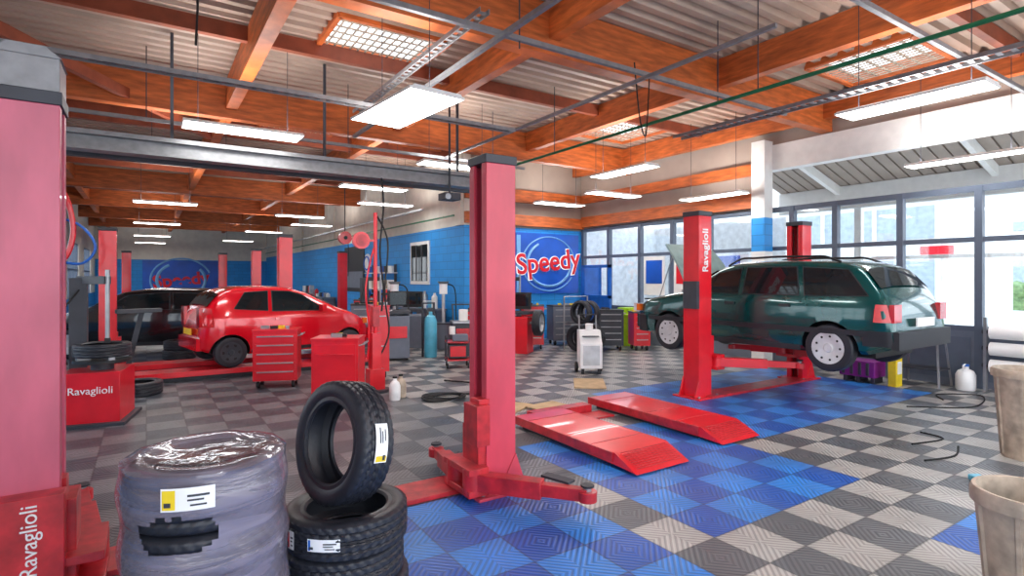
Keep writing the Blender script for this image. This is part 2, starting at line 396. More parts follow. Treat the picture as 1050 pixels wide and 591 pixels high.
fixture(7.7,7.85,3.8,1.5,.4,H); fixture(9.4,9.9,3.75,1.5,.4); fixture(10.2,7.7,3.5,1.5,.4,H); fixture(5,9.6,3.9,1.5,.4)
fixture(7.45,2.9,3.8,1.5,.45,H); fixture(10.55,3.4,3.58,1.5,.35,H); fixture(9.4,12,3.75,1.5,.4)
fixture(1.5,-.8,3.8,1.5,.62,H,55); fixture(4.7,.6,3.9,1.5,.62,H,55); fixture(8.5,-1,3.8,1.5,.62,H,55)  # unseen fixtures added outside the view, with stronger upward fill, for more light
# ================================================================= SERVICES
b=B()
def tray(b,p,q,w=.12):
    p=Vector(p);q=Vector(q);d=(q-p).normalized();s=Vector((-d.y,d.x,0))
    for k in (-1,1): b.bar(p+s*k*w/2,q+s*k*w/2,.012,.05,galv)
    n=int((q-p).length/.12)
    for i in range(n):
        c=p+d*(i+.5)*.12; b.bar(c-s*w/2,c+s*w/2,.05,.008,galv)
tray(b,(7.3,-1,4.05),(7.3,6.2,4.05),.2); tray(b,(-2.5,7.0,3.95),(4.6,7.0,3.95),.12)
tray(b,(2.7,4.6,4.3),(2.7,8.5,4.3),.1)
b.done('cable_tray',(4,4,4))
b=B()
b.bar((-1,4.75,4.2),(8,4.75,4.2),.05,.05,galv); b.bar((2.95,2,4.15),(2.95,9.4,4.15),.05,.05,galv); b.bar((4.9,3,4.1),(4.9,12,4.1),.04,.04,galv)
b.bar((-2.5,9.9,4.1),(6.8,9.9,4.1),.05,.05,galv); b.bar((0,2.6,4.35),(10.9,2.6,4.35),.05,.05,galv)
for x,y in ((0,4.75),(3.2,4.75),(6.4,4.75),(0,9.9),(3,9.9),(6,9.9)): b.cyl((x,y,4.1),(x,y,DK-.01),.008,dark,n=6)
b.done('conduit',(4,6,4.2))
b=B(); b.bar((5.9,13.2,3.5),(5.9,41,3.5),.05,.05,steel); b.bar((6.8,13.2,3.4),(6.8,41,3.4),.04,.04,greenpipe); b.done('conduit',(6,20,3.5))
b=B(); b.tube([(6.15,-1,4.0),(6.15,12.8,4.0)],.025,greenpipe,smooth=False)
for y in (1,4,8): b.cyl((6.15,y,4.0),(6.15,y,DK-.01),.008,dark,n=6)
b.done('air_pipe',(6.15,5,4.0))
b=B(); b.tube([(4.9,2.6,4.38),(4.9,2.6,DK-.02)],.02,copper,smooth=False); b.done('drop_pipe',(4.9,2.6,4.5))
b=B(); b.bb(-2.5,5.2,9.05,9.3,3.62,3.68,galv); b.bb(-2.5,5.2,9.16,9.2,3.45,3.68,galv); b.bb(-2.5,5.2,9.05,9.3,3.42,3.46,galv)
b.bb(-2.5,5.6,9.5,9.6,3.4,3.5,dark)
for x in (-2,0.3,2.4,4.8): b.bar((x,9.18,3.65),(x,9.18,DK-.01),.04,.04,dark)
b.done('overhead_rail',(1.5,9.2,3.6))
b=B(); b.box((4.55,9.0,3.2),(.3,.3,.12),dark); b.cyl((4.45,8.85,3.19),(4.4,8.75,3.17),.05,steel); b.cyl((4.55,9.0,3.25),(4.55,9.0,DK-.02),.02,dark); b.done('projector',(4.55,9.0,3.2))
def cable(name,pts,r,m):
    b=B(); b.tube(pts,r,m,6); b.done(name,pts[0])
cable('hanging_cable',[(.4,6.2,DK-.01),(.42,6.2,4.6),(.4,6.2,4.0)],.012,blackcable)
cable('hanging_cable',[(5.3,5.2,4.55),(5.5,5.3,3.9),(5.6,5.3,3.65),(5.75,5.4,3.9),(5.9,5.5,4.55)],.01,blackcable)
cable('hanging_cable',[(3.25,8.9,3.4),(3.3,8.95,2.9),(3.22,8.9,2.2),(3.3,8.95,1.6),(3.25,8.9,1.2)],.015,blackcable)
# ================================================================= LIFTS
CP=[(-.14,-.14),(.14,-.14),(.14,.14),(-.14,.14),(-.14,.06),(-.11,.06),(-.11,.11),(.11,.11),(.11,-.11),(-.11,-.11),(-.11,-.06),(-.14,-.06)]
def arm(b,p,q,m,z):
    p=Vector((p[0],p[1],z));q=Vector((q[0],q[1],z));d=q-p
    b.bar(p,p+d*.62,.12,.13,m); b.bar(p+d*.35,q,.08,.09,m)
    b.cyl((p.x,p.y,z-.1),(p.x,p.y,z+.1),.085,m,n=16)
    b.cyl((q.x,q.y,z-.03),(q.x,q.y,z+.06),.03,steel,n=12); b.cyl((q.x,q.y,z+.06),(q.x,q.y,z+.075),.05,rubber,n=16)
    b.cyl((q.x,q.y,z-.045),(q.x,q.y,z+.03),.07,m,n=16)
def lift(name,xl,xr,y,h,cz,ml,mr,marm,armsL,armsR,strip=None):
    b=B()
    for x,s,m in ((xl,-1,ml),(xr,1,mr)):
        b.prism([(x+s*px,y+py) for px,py in CP],'z',.02,h,m)
        b.bb(x-.15,x+.15,y-.15,y+.15,h,h+.07,dark)
        b.bb(x-.26,x+.26,y-.24,y+.24,0,.025,m)
        b.cyl((x,y,.05),(x,y,h-.02),.025,steel,n=10); b.cyl((x-s*.05,y+.07,.05),(x-s*.05,y+.07,h-.05),.008,blackcable,n=6)
        for ax,ay in ((-.2,-.19),(.2,-.19),(.2,.19),(-.2,.19)): b.cyl((x+ax,y+ay,.025),(x+ax,y+ay,.05),.018,steel,n=6)
        for py in (-.14,.14): b.prism([(x-s*.02,.02),(x+s*.14,.3),(x+s*.24,.02)],'y',y+py-.012,y+py+.012,m)
        xi=x-s*.14
        b.bb(xi-s*.0,xi-s*.07,y-.13,y+.13,cz,cz+.5,marm); b.bb(xi-s*.02,xi+s*.15,y-.055,y+.055,cz,cz+.6,marm)
        b.bb(xi-s*.02,xi-s*.2,y-.22,y+.22,cz+.0,cz+.05,marm); b.bb(xi-s*.02,xi-s*.2,y-.22,y+.22,cz+.17,cz+.22,marm)
    for x,s,arms in ((xl,-1,armsL),(xr,1,armsR)):
        for i,q in enumerate(arms):
            sy=-1 if q[1]<y else 1
            arm(b,(x-s*.26,y+sy*.14),q,marm,cz+.11)
    if strip: b.bb(xl,xr,strip[0],strip[1],0,.035,redworn)
    return b
b=lift('l',-.53,2.42,4.0,2.68,.04,pink2,pink,redworn,[(-.4,5.2)],[(2.24,4.7),(2.72,3.14)],(4.02,4.38))
b.bb(-.67,-.39,3.86,4.14,2.75,2.93,galv); b.prism([(-.68,2.93),(-.38,2.93),(-.45,2.99),(-.61,2.99)],'y',3.86,4.14,galv)
b.bb(-.76,-.36,3.74,3.86,0.05,.62,redworn)
b.box((2.66,3.42,.2),(.09,.26,.02),dark,rz=.3)
b.bb(2.16,2.28,3.8,4.02,.42,.74,redworn); b.bb(2.2,2.3,3.84,3.98,.74,.78,redworn)
o=b.done('two_post_car_lift',(.95,4.0,0),bevel=.006)
text(o,'Ravaglioli',(-.5,3.735,.4),(0,0,1),(-1,0,0),.1,whitep)
b=lift('r',6.8,9.5,5.4,2.65,.40,red,red,red,[(7.75,4.4),(7.75,6.3)],[(8.9,4.4),(8.9,6.3)],(5.15,5.5))
b.bb(6.6,6.66,5.25,5.5,1.3,1.7,dark)
o=b.done('two_post_car_lift',(8.3,5.4,0),bevel=.006)
text(o,'Ravaglioli',(6.8,5.255,2.15),(0,0,1),(-1,0,0),.17,whitep,off=.003)
b=lift('f',-.62,2.6,13.3,2.65,.1,red,red,red,[(-.3,12.7),(-.3,14.2)],[(2.3,12.75),(2.3,14.2)],None)
b.done('two_post_car_lift',(1,13.3,0),bevel=.006)
b=lift('f2',3.1,6.0,20.5,2.65,.1,red,red,red,[(3.4,19.5),(3.4,21.4)],[(5.7,19.5),(5.7,21.4)],None)
b.done('two_post_car_lift',(4.6,20.5,0),bevel=.006)
b=lift('f3',-.6,2.5,24.5,2.65,.1,red,red,red,[(-.3,23.5),(-.3,25.4)],[(2.2,23.5),(2.2,25.4)],None)
b.done('two_post_car_lift',(1,24.5,0),bevel=.006)
def platform(name,x0,x1,y0,y1,z):
    b=B(); b.prism([(y0,.015),(y0+.28,z),(y1-.02,z),(y1,z-.03),(y1,.05),(y0+.3,.03)],'x',x0,x1,red)
    b.bb(x0+.05,x1-.05,y0+.35,y1-.1,0,.03,dark)
    for i in range(9): 
        yy=y0+.05+i*.025; zz=.03+(z-.015)*(i*.025+.03)/.28; b.bb(x0+.05,x1-.05,yy,yy+.006,zz,zz+.008,redworn)
    for yy in (y0+.6,(y0+y1)/2,y1-.3): b.bb(x0,x1,yy,yy+.012,z-.002,z+.005,redworn)
    b.bb(x0-.015,x0,y0+.3,y1,.05,z,redworn); b.bb(x1,x1+.015,y0+.3,y1,.05,z,redworn)
    return b.done(name,((x0+x1)/2,(y0+y1)/2,0),bevel=.005)
platform('scissor_lift_platform',3.6,4.3,3.5,5.45,.14); platform('scissor_lift_platform',5.0,5.65,3.65,5.75,.14)
b=B(); b.bb(3.95,4.85,5.52,5.7,0,.1,redworn); b.bb(4.35,4.95,5.2,5.48,0,.02,redworn); b.done('hydraulic_base',(4.5,5.6,0))
b=B(); b.box((4.0,6.3,.012),(.7,.5,.02),card,rz=.5); b.box((4.5,6.0,.03),(.5,.35,.015),card,rz=.1); b.done('flattened_cardboard',(4.1,6.3,0))
b=B(); b.box((6.1,7.0,.012),(.8,.5,.02),card,rz=.9); b.done('flattened_cardboard',(6.1,7.0,0))
b=B()
for y0 in (10.85,12.05):
    b.bb(-.6,4.0,y0,y0+.5,.08,.17,red); b.bb(-.5,3.9,y0+.1,y0+.4,0,.08,dark); b.prism([(-.6,.17),(-1.3,.02),(-1.3,0.0),(-.6,.08)],'y',y0,y0+.5,red)
b.done('alignment_ramp',(2,11.6,0),bevel=.005)
# ================================================================= CARS
def interp(pts,x):
    if x<=pts[0][0]: return pts[0][1]
    for (a,av),(c,cv) in zip(pts,pts[1:]):
        if x<=c: return av+(cv-av)*(x-a)/(c-a)
    return pts[-1][1]
def car(name,P,T):
    L=P['L'];top=P['top'];bot=P['bot'];wd=P['w'];belt=P['belt'];R=P['R'];paint=P['paint']
    def sm(pts,x,k=.08): 
        k=min(k,x,L-x); return sum(interp(pts,x+k*t)*w for t,w in ((-1,1),(-.5,2),(0,3),(.5,2),(1,1)))/9
    def sec(x):
        t=sm(top,x); bo=interp(bot,x); w=sm(wd,x,.15); be=min(belt,t-.07)
        cab=max(0,t-belt-.06); wr=w*.965-cab*.34-.02
        return [(0,bo),(w*.86,bo),(w*.94,bo+.05),(w*.98,bo+.16),(w,(bo+be)/2+.03),(w*.993,be-.12),(w*.965,be),(wr,t-.07),(wr-.02,t-.04),(wr-.055,t-.015),(wr-.13,t),(wr*.5,t+.014),(0,t+.02)]
    def hw(x,z):
        s=sec(x)[2:8]
        if z<=s[0][1]: return s[0][0]
        for (a,az),(c,cz) in zip(s,s[1:]):
            if z<=cz: return a+(c-a)*(z-az)/max(1e-4,cz-az)
        return s[-1][0]
    b=B(); b.mi(paint); kb=b.mi(black)
    N=int(L/.05); X=sorted(set([0,L]+[round(i*L/N,3) for i in range(N+1)]+[.015,L-.015]))
    vs=[];fs=[]
    for x in X:
        s=sec(x); ring=[(x,y,z) for y,z in s]+[(x,-y,z) for y,z in s[-2:0:-1]]; vs+=ring
    k=len(ring)
    for i in range(len(X)-1):
        for j in range(k):
            jj=(j+1)%k; fs.append((i*k+j,i*k+jj,(i+1)*k+jj,(i+1)*k+j))
    fs.append(tuple(range(k))); fs.append(tuple((len(X)-1)*k+j for j in range(k))[::-1])
    b.add(vs,fs,paint); bmesh.ops.recalc_face_normals(b.bm,faces=b.bm.faces)
    me=bpy.data.meshes.new('tmp'); b.bm.to_mesh(me); b.bm.free(); me.materials.append(paint); me.materials.append(black)
    ob=bpy.data.objects.new('tmpcar',me); scene.collection.objects.link(ob)
    cut=B(); 
    W=max(w for _,w in wd)
    for wx in P['wx']:
        for s in (-1,1): cut.cyl((wx,s*(W-.3),R*.98),(wx,s*(W+.2),R*.98),R+.055,black,n=40)
    co=cut.done('tmpcut')
    md=ob.modifiers.new('b','BOOLEAN'); md.object=co; md.operation='DIFFERENCE'; md.solver='EXACT'
    try: md.material_mode='TRANSFER'
    except Exception: pass
    bpy.context.view_layer.update()
    dg=bpy.context.evaluated_depsgraph_get(); me2=bpy.data.meshes.new_from_object(ob.evaluated_get(dg))
    b=B(); b.mats=[m for m in me2.materials if m]; b.bm.from_mesh(me2)
    for f in b.bm.faces: f.smooth=True
    for o_ in (ob,co): bpy.data.objects.remove(o_,do_unlink=True)
    def panel(poly,m,off=.008,sides=(-1,1)):
        for s in sides:
            pts=[]
            for i in range(len(poly)):
                a=poly[i];c=poly[(i+1)%len(poly)]
                for q in range(4): pts.append((a[0]+(c[0]-a[0])*q/4,a[1]+(c[1]-a[1])*q/4))
            b.add([(x,s*(hw(x,z)+off),z) for x,z in pts],[tuple(range(len(pts)))],m)
    def strip(x0,x1,z0,z1,m,off=.012,sides=(-1,1),n=10):
        for s in sides:
            v=[];f=[]
            for i in range(n+1):
                x=x0+(x1-x0)*i/n
                v+=[(x,s*(hw(x,z0)-.005),z0),(x,s*(hw(x,z0)+off),z0),(x,s*(hw(x,z1)+off),z1),(x,s*(hw(x,z1)-.005),z1)]
            for i in range(n):
                for q in range(3): f.append((i*4+q,i*4+q+1,(i+1)*4+q+1,(i+1)*4+q))
            f.append((0,1,2,3)); f.append((n*4,n*4+1,n*4+2,n*4+3)[::-1]); b.add(v,f,m)
    for w in P['win']:
        cx=sum(p[0] for p in w)/len(w); cz=sum(p[1] for p in w)/len(w)
        panel([(cx+(x-cx)*1.05,cz+(z-cz)*1.08) for x,z in w],trimk,.006); panel(w,carglass,.012)
    def screen(xa,xb,off):
        n=8; v=[];f=[]
        for i in range(n+1):
            x=xa+(xb-xa)*i/n; s=sec(x); z=s[-1][1]; ww=s[7][0]-.06; 
            for y,dz in ((-ww,-.035),(-ww*.5,-.004),(0,0),(ww*.5,-.004),(ww,-.035)): v.append((x+off*.8,y,z+dz+.02))
        for i in range(n):
            for q in range(4): f.append((i*5+q,i*5+q+1,(i+1)*5+q+1,(i+1)*5+q))
        b.add(v,f,carglass)
    screen(P['ws'][0],P['ws'][1],.015); screen(P['rs'][0],P['rs'][1],-.015)
    for x0,x1 in ((0.0,P.get('bl',.32)),(L-.32,L)):
        strip(x0,x1,interp(bot,x0)+.02,P['bz'],P['bump'],.02)
    wr=interp(wd,0)
    b.bb(-.06,.03,-wr*.99,wr*.99,P['bz']-.22,P['bz'],P['bump']); wf=interp(wd,L); b.bb(L-.03,L+.05,-wf*.98,wf*.98,P['bz']-.24,P['bz'],P['bump'])
    if P.get('mold'): strip(.25,L-.4,P['mold'],P['mold']+.07,trimk,.02,n=24)
    strip(P['wx'][0]+R+.08,P['wx'][1]-R-.08,.24,.31,trimk,.006)
    for x,zt in P['seams']: strip(x-.006,x+.006,.36,zt,black,.002,n=1)
    for x in P['handles']: strip(x-.09,x+.06,belt-.13,belt-.09,P.get('hand',trimk),.03,n=2)
    tl=P['tl']; panel([(.0+.02,tl[0]),(.2,tl[0]),(.18,tl[1]),(.07,tl[1])],lampr,.012)
    for s in (-1,1):
        b.box((.02,s*(wr-.1),(tl[0]+tl[1])/2),(.06,.2,tl[1]-tl[0]),lampr)
        b.box((L-.06,s*(wf-.02),P['hl']),(.12,.3,.14),lampw); b.box((L-.14,s*(wf+.12),P['hl']),(.1,.06,.12),lampo)
    b.box((-.05,0,P['bz']+.1),(.02,.5,.11),yellow if P.get('yp') else whitep); b.box((L+.05,0,P['bz']-.1),(.02,.5,.11),whitep); b.box((L-.0,0,P['hl']),(.05,.7,.12),trimk)
    mx=P['mx']
    for s in (-1,1): b.box((mx,s*(hw(mx,belt)+.09),belt+.07),(.09,.17,.12),P.get('mir',trimk))
    for wx in P['wx']:
        for s in (-1,1):
            Tm=axisT((wx,s*(W-.09),R),(0,s,0)); w2=.09
            b.lathe([(R*.64,-w2),(R*.8,-w2*1.05),(R*.95,-w2*.95),(R,-w2*.7),(R,w2*.7),(R*.95,w2*.95),(R*.8,w2*1.05),(R*.68,w2)],rubber,Tm,32,closed=True)
            b.lathe([(.001,w2*.95),(R*.16,w2*.98),(R*.2,w2*.8),(R*.5,w2*.9),(R*.62,w2*1.0),(R*.69,w2*.98),(R*.68,-w2)],P['hubm'],Tm,32)
            for q in range(P['ns']):
                a=2*math.pi*q/P['ns']; c=Tm@Vector((math.cos(a)*R*.5,math.sin(a)*R*.5,w2*.9))
                n=Tm.to_3x3()@Vector((0,0,1)); b.cyl(c-n*.02,c+n*.004,R*P['sr'],black,n=10)
    b.bb(.3,L-.4,-W*.62,W*.62,.2,.35,black)
    if P.get('rails'):
        for s in (-1,1):
            pts=[]
            for i in range(9):
                x=.7+i*(2.4-.7)/8; S=sec(x); pts.append((x,s*(S[9][0]-.02),S[10][1]+(.06 if 0<i<8 else .0)))
            b.tube(pts,.016,black)
    if P.get('hood'):
        x0,x1,zt=P['hood']; hz=interp(top,x0); hwid=.66
        b.bb(x0,L-.12,-.64,.64,hz-.16,interp(top,L-.2)+.03,black)
        l=x1-x0; an=math.radians(55)
        v=[];f=[]
        for i in range(7):
            q=i/6; 
            for t_,off in ((0,0),(1,.03)):
                x=x0+math.cos(an)*l*q - math.sin(an)*(off+.05*math.sin(q*3.1)); z=hz+.03+math.sin(an)*l*q+math.cos(an)*(off+.05*math.sin(q*3.1)); ww=hwid*(1-.12*q*q)
                v+=[(x,-ww,z),(x,ww,z)]
        for i in range(6):
            a=i*4;c=a+4
            f+=[(a,c,c+1,a+1),(a+2,a+3,c+3,c+2),(a,a+2,c+2,c),(a+1,c+1,c+3,a+3)]
        f+=[(0,1,3,2),(24,26,27,25)]
        b.add(v,f,P['hoodm'])
        b.tube([(x1-.2,.5,hz-.15),(x0+math.cos(an)*l*.8,.5,hz+math.sin(an)*l*.8)],.01,steel,smooth=False)
        b.bb(x0+.1,x0+.5,-.4,.2,hz-.12,hz+.02,steel)
    return b.done(name,(0,0,0),T=T,ang=33)
wag=dict(L=4.26,top=[(0,.62),(.03,.86),(.08,.98),(.14,1.04),(.40,1.37),(.56,1.43),(.9,1.46),(1.6,1.48),(2.25,1.46),(2.5,1.39),(3.14,1.0),(3.5,.95),(4.0,.86),(4.2,.76),(4.26,.6)],
 bot=[(0,.36),(.3,.26),(3.9,.24),(4.26,.34)],w=[(0,.76),(.1,.81),(.4,.84),(3.5,.84),(4.0,.8),(4.2,.73),(4.26,.66)],belt=.96,R=.31,paint=green,wx=(.74,3.4),
 win=[[(2.1,1.0),(2.94,1.0),(2.5,1.3),(2.12,1.375)],[(1.16,1.0),(2.0,1.0),(2.02,1.38),(1.26,1.38)],[(.28,1.01),(1.06,1.0),(1.16,1.375),(.56,1.335)]],
 ws=(2.58,3.05),rs=(.18,.38),bz=.57,bump=trimk,mold=.5,seams=[(3.04,.98),(2.05,.98),(1.12,.98)],handles=[2.22,1.34],tl=(.68,.9),hl=.7,mx=2.9,hubm=hub,ns=9,sr=.05,rails=1,hood=(3.16,4.12,0),hoodm=M('hood_underside',rgb(140,170,168),.4))
car('station_wagon',wag,TR(8.3,3.12,.52,H))
hat=dict(L=3.4,top=[(0,.62),(.02,.9),(.07,1.04),(.16,1.16),(.32,1.36),(.5,1.44),(.8,1.475),(1.2,1.48),(1.6,1.455),(1.95,1.36),(2.6,1.03),(2.9,.94),(3.15,.83),(3.32,.7),(3.4,.56)],
 bot=[(0,.34),(.3,.22),(3.1,.2),(3.4,.3)],w=[(0,.64),(.1,.74),(.4,.81),(2.7,.81),(3.1,.73),(3.3,.62),(3.4,.5)],belt=.98,R=.28,paint=redcar,wx=(.48,2.8),
 win=[[(.55,1.08),(1.14,1.03),(1.18,1.39),(.76,1.37)],[(1.24,1.02),(2.3,1.0),(1.85,1.31),(1.6,1.38),(1.27,1.395)]],
 ws=(2.0,2.53),rs=(.13,.33),bz=.55,bl=.15,bump=redcar,seams=[(2.42,1.0),(1.2,1.0)],handles=[1.36],hand=redcar,tl=(.75,1.1),hl=.72,mx=2.2,mir=redcar,hubm=dark,ns=6,sr=.1,yp=1)
car('hatchback_car',hat,TR(.66,11.5,.18,math.radians(10))@Matrix.Scale(.95,4))
suv=dict(hat); suv.update(L=3.9,paint=blackcar,bump=blackcar,hand=blackcar,mir=blackcar,hubm=hub,wx=(.6,3.2),R=.31,
 top=[(0,.62),(.03,.95),(.12,1.08),(.36,1.4),(.7,1.48),(1.7,1.5),(2.2,1.43),(2.95,1.06),(3.4,.95),(3.75,.8),(3.9,.56)],w=[(0,.7),(.12,.8),(.4,.86),(3.3,.86),(3.65,.78),(3.9,.6)],bot=[(0,.34),(.3,.24),(3.6,.24),(3.9,.3)],
 belt=1.0,win=[[(.5,1.06),(1.2,1.04),(1.25,1.4),(.7,1.38)],[(1.3,1.04),(2.6,1.03),(2.12,1.35),(1.33,1.41)]],ws=(2.3,2.85),seams=[(2.75,1.0),(1.26,1.0)])
car('hatchback_car',suv,TR(1.9,15.3,0.0,math.radians(165)))
# ================================================================= TYRES
def tyre(b,T,R=.32,W=.2,Ri=.205,n=160,m=rubber):
    h=W/2
    prof=[(Ri,-h*.8),(Ri+.012,-h*.92),(Ri+.03,-h*.9),(Ri+.045,-h*.98),(R*.84,-h),(R*.9,-h*.99),(R-.02,-h*.95),(R-.006,-h*.86)]
    tr0=len(prof); NT=21
    zz=[-h*.82+2*h*.82*i/(NT-1) for i in range(NT)]
    for i,z in enumerate(zz):
        r=R-.004*abs(z/h)**2
        if i in (4,9,11,16): r-=.008
        prof.append((r,z))
    tr1=len(prof)
    prof+=[(R-.006,h*.86),(R-.02,h*.95),(R*.9,h*.99),(R*.84,h),(Ri+.045,h*.98),(Ri+.03,h*.9),(Ri+.012,h*.92),(Ri,h*.8),
           (Ri+.01,h*.7),(R*.82,h*.86),(R-.03,h*.6),(R-.02,0),(R-.03,-h*.6),(R*.82,-h*.86),(Ri+.01,-h*.7)]
    def fn(i,j,r,z):
        if tr0-1<=j<=tr1:
            k=j-tr0-NT//2; 
            if (i+int(abs(k)*.6))%4==0: r-=.006
        return r,z
    b.lathe(prof,m,T,n,closed=True,fn=fn)
def label(b,T,R,ang,z,w,h,m2=None,part=.45):
    aw=w/2/R
    for (a0,a1,z0,z1,mm,off) in ((ang-aw,ang+aw,z-h/2,z+h/2,whitep,.004),(ang-aw*.94,ang-aw*(1-2*part*.7),z-h*.42,z+h*.42,m2 or yellow,.006),(ang+.0,ang+aw*.8,z+h*.1,z+h*.2,dark,.006),(ang+.0,ang+aw*.6,z-h*.08,z,dark,.006),(ang+aw*.1,ang+aw*.7,z-h*.3,z-h*.22,dark,.006),(ang-aw*.86,ang-aw*.6,z-h*.3,z-h*.1,dark,.008)):
        v=[];f=[]
        for i in range(7):
            a=a0+(a1-a0)*i/6; rr=R+off; v+=[(rr*math.cos(a),rr*math.sin(a),z0),(rr*math.cos(a),rr*math.sin(a),z1)]
        for i in range(6): f.append((2*i,2*i+2,2*i+3,2*i+1))
        b.add(v,f,mm,T)
tx,ty=.90,3.0
b=B(); WT=.185
for i in range(3):
    tyre(b,TR(tx+(.012,-.012,0)[i],ty+(0,.01,-.01)[i],WT/2+i*WT,i*.4),R=.318,W=WT)
label(b,TR(tx,ty,0),.323,math.radians(-126),WT*2.5,.16,.06,bluep,.15); label(b,TR(tx,ty,0),.323,math.radians(-160),WT*2.5,.05,.09,signred)
ax=Vector((-.93,-.30,.16)).normalized(); T=axisT((tx-.02,ty+.0,WT*3+.318),ax)
tyre(b,T)
d=T.to_3x3().inverted()@Vector((.55,-.8,.1)); an=math.atan2(d.y,d.x)
label(b,T,.325,an,0,.19,.075,yellow,.25)
b.done('tyre_stack',(tx,ty,0),ang=30)
wx_,wy=.23,2.84
b=B()
for i in range(4): tyre(b,TR(wx_,wy,.12+i*.24,i),R=.318,W=.238)
NA=180;vs=[];fs=[]
prof=[(.33,0.004)]+[(.333-.007*math.cos(2*math.pi*z/.24),z) for z in [i*.955/50 for i in range(1,51)]]+[(.328,.968),(.312,.98),(.27,.985),(.23,.98),(.19,.965),(.15,.96),(.1,.957),(.05,.956),(.002,.956)]
K=len(prof)
for i in range(NA):
    a=2*math.pi*i/NA
    for j,(r,z) in enumerate(prof):
        p=Vector((math.cos(a)*3+5,math.sin(a)*3,z*3)); w=noise.noise(p*.8)*.010+noise.noise(Vector((p.x*.8,p.y*.8,z*16+a*.6)))*.003
        k=1 if z<.955 else .4
        rr=max(.002,r+w*k) if r>.01 else r; zz=z+(noise.noise(Vector((math.cos(a)*r*9,math.sin(a)*r*9,3)))*.008 if z>.955 else 0)
        vs.append((wx_+rr*math.cos(a),wy+rr*math.sin(a),zz))
for i in range(NA):
    ii=(i+1)%NA; a=math.degrees(2*math.pi*(i+.5)/NA)
    a=a-360 if a>180 else a
    for j in range(K-1):
        z=(prof[j][1]+prof[j+1][1])/2
        e=((a+114)/27)**2+((z-.74)/.075)**2+noise.noise(Vector((a*.1,z*12,0)))*.4
        if prof[j][0]>.3 and e<1: continue
        fs.append((i*K+j,ii*K+j,ii*K+j+1,i*K+j+1))
b.add(vs,fs,wrap)
label(b,TR(wx_,wy,0),.348,math.radians(-106),.89,.19,.09,yellow,.4)
b.done('stretch_wrapped_tyre_stack',(wx_,wy,0),ang=60,norm=False)
b=B(); tyre(b,TR(.6,14.1,.1),n=60); tyre(b,TR(.62,14.1,.3),n=60); b.done('tyre',(.6,14.1,0),ang=30)
b=B(); tyre(b,TR(-.1,10.1,.1),n=60); b.done('tyre',(-.1,10.1,0),ang=30)
# ================================================================= WORKSHOP ITEMS
def cabinet(name,x,y,w,d,h,m,rz=0,drawers=5,topm=dark):
    b=B(); T=TR(x,y,0,rz)
    b.box((0,0,.12+(h-.12)/2),(w,d,h-.12),m,T=T); b.box((0,0,h+.015),(w+.02,d+.02,.03),topm,T=T)
    dh=(h-.2)/drawers
    for i in range(drawers):
        z=.15+dh*(i+.5); b.box((0,-d/2-.006,z),(w-.06,.014,dh-.015),m,T=T); b.box((0,-d/2-.02,z+dh*.3),(w-.12,.02,.018),steel if drawers>1 else m,T=T)
    for sx in (-1,1):
        for sy in (-1,1):
            c=(sx*(w/2-.07),sy*(d/2-.07),.06); b.cyl((c[0]-.02,c[1],.06),(c[0]+.02,c[1],.06),.06,black,T=T); b.box((c[0],c[1],.11),(.06,.06,.03),steel,T=T)
    b.tube([T@Vector((w/2,-d*.35,h-.08)),T@Vector((w/2+.06,-d*.35,h-.06)),T@Vector((w/2+.06,d*.35,h-.06)),T@Vector((w/2,d*.35,h-.08))],.012,steel,smooth=False)
    return b,T,x,y
def cab(name,*a,**k):
    b,T,x,y=cabinet(name,*a,**k); 
    h=a[4]
    for i in range(4): b.box((random.uniform(-.2,.2),random.uniform(-.1,.1),h+.05),(random.uniform(.05,.15),.06,.05),random.choice([steel,dark,yellow,black]),T=T)
    return b.done(name,(x,y,0),bevel=.006)
cab('tool_cabinet',1.78,9.65,.66,.45,.9,red,rz=-.35,topm=red)
cab('tool_cabinet',2.25,7.85,.62,.5,.9,red,rz=-.5,drawers=1,topm=red)
cab('tool_cabinet',3.45,9.6,.3,.5,1.24,red,rz=-.2,drawers=2,topm=red)
cab('tool_cabinet',8.0,11.3,.55,.45,1.05,red,rz=-.6)
cab('tool_cabinet',9.45,10.1,.6,.5,.95,dark,rz=-.6,topm=black)
cab('tool_cabinet',10.05,9.7,.4,.5,.9,red,rz=-.5)
cab('tool_cabinet',9.3,11.6,.9,.5,1.0,panelg,rz=-.3)
cab('tool_cabinet',6.6,11.7,.6,.45,.95,red,rz=-.5)
cab('tool_cabinet',4.35,13.1,.6,.5,1.1,panelg,rz=-.3,topm=black)
cab('tool_cabinet',5.2,15.6,.6,.5,1.1,red,rz=-.3)
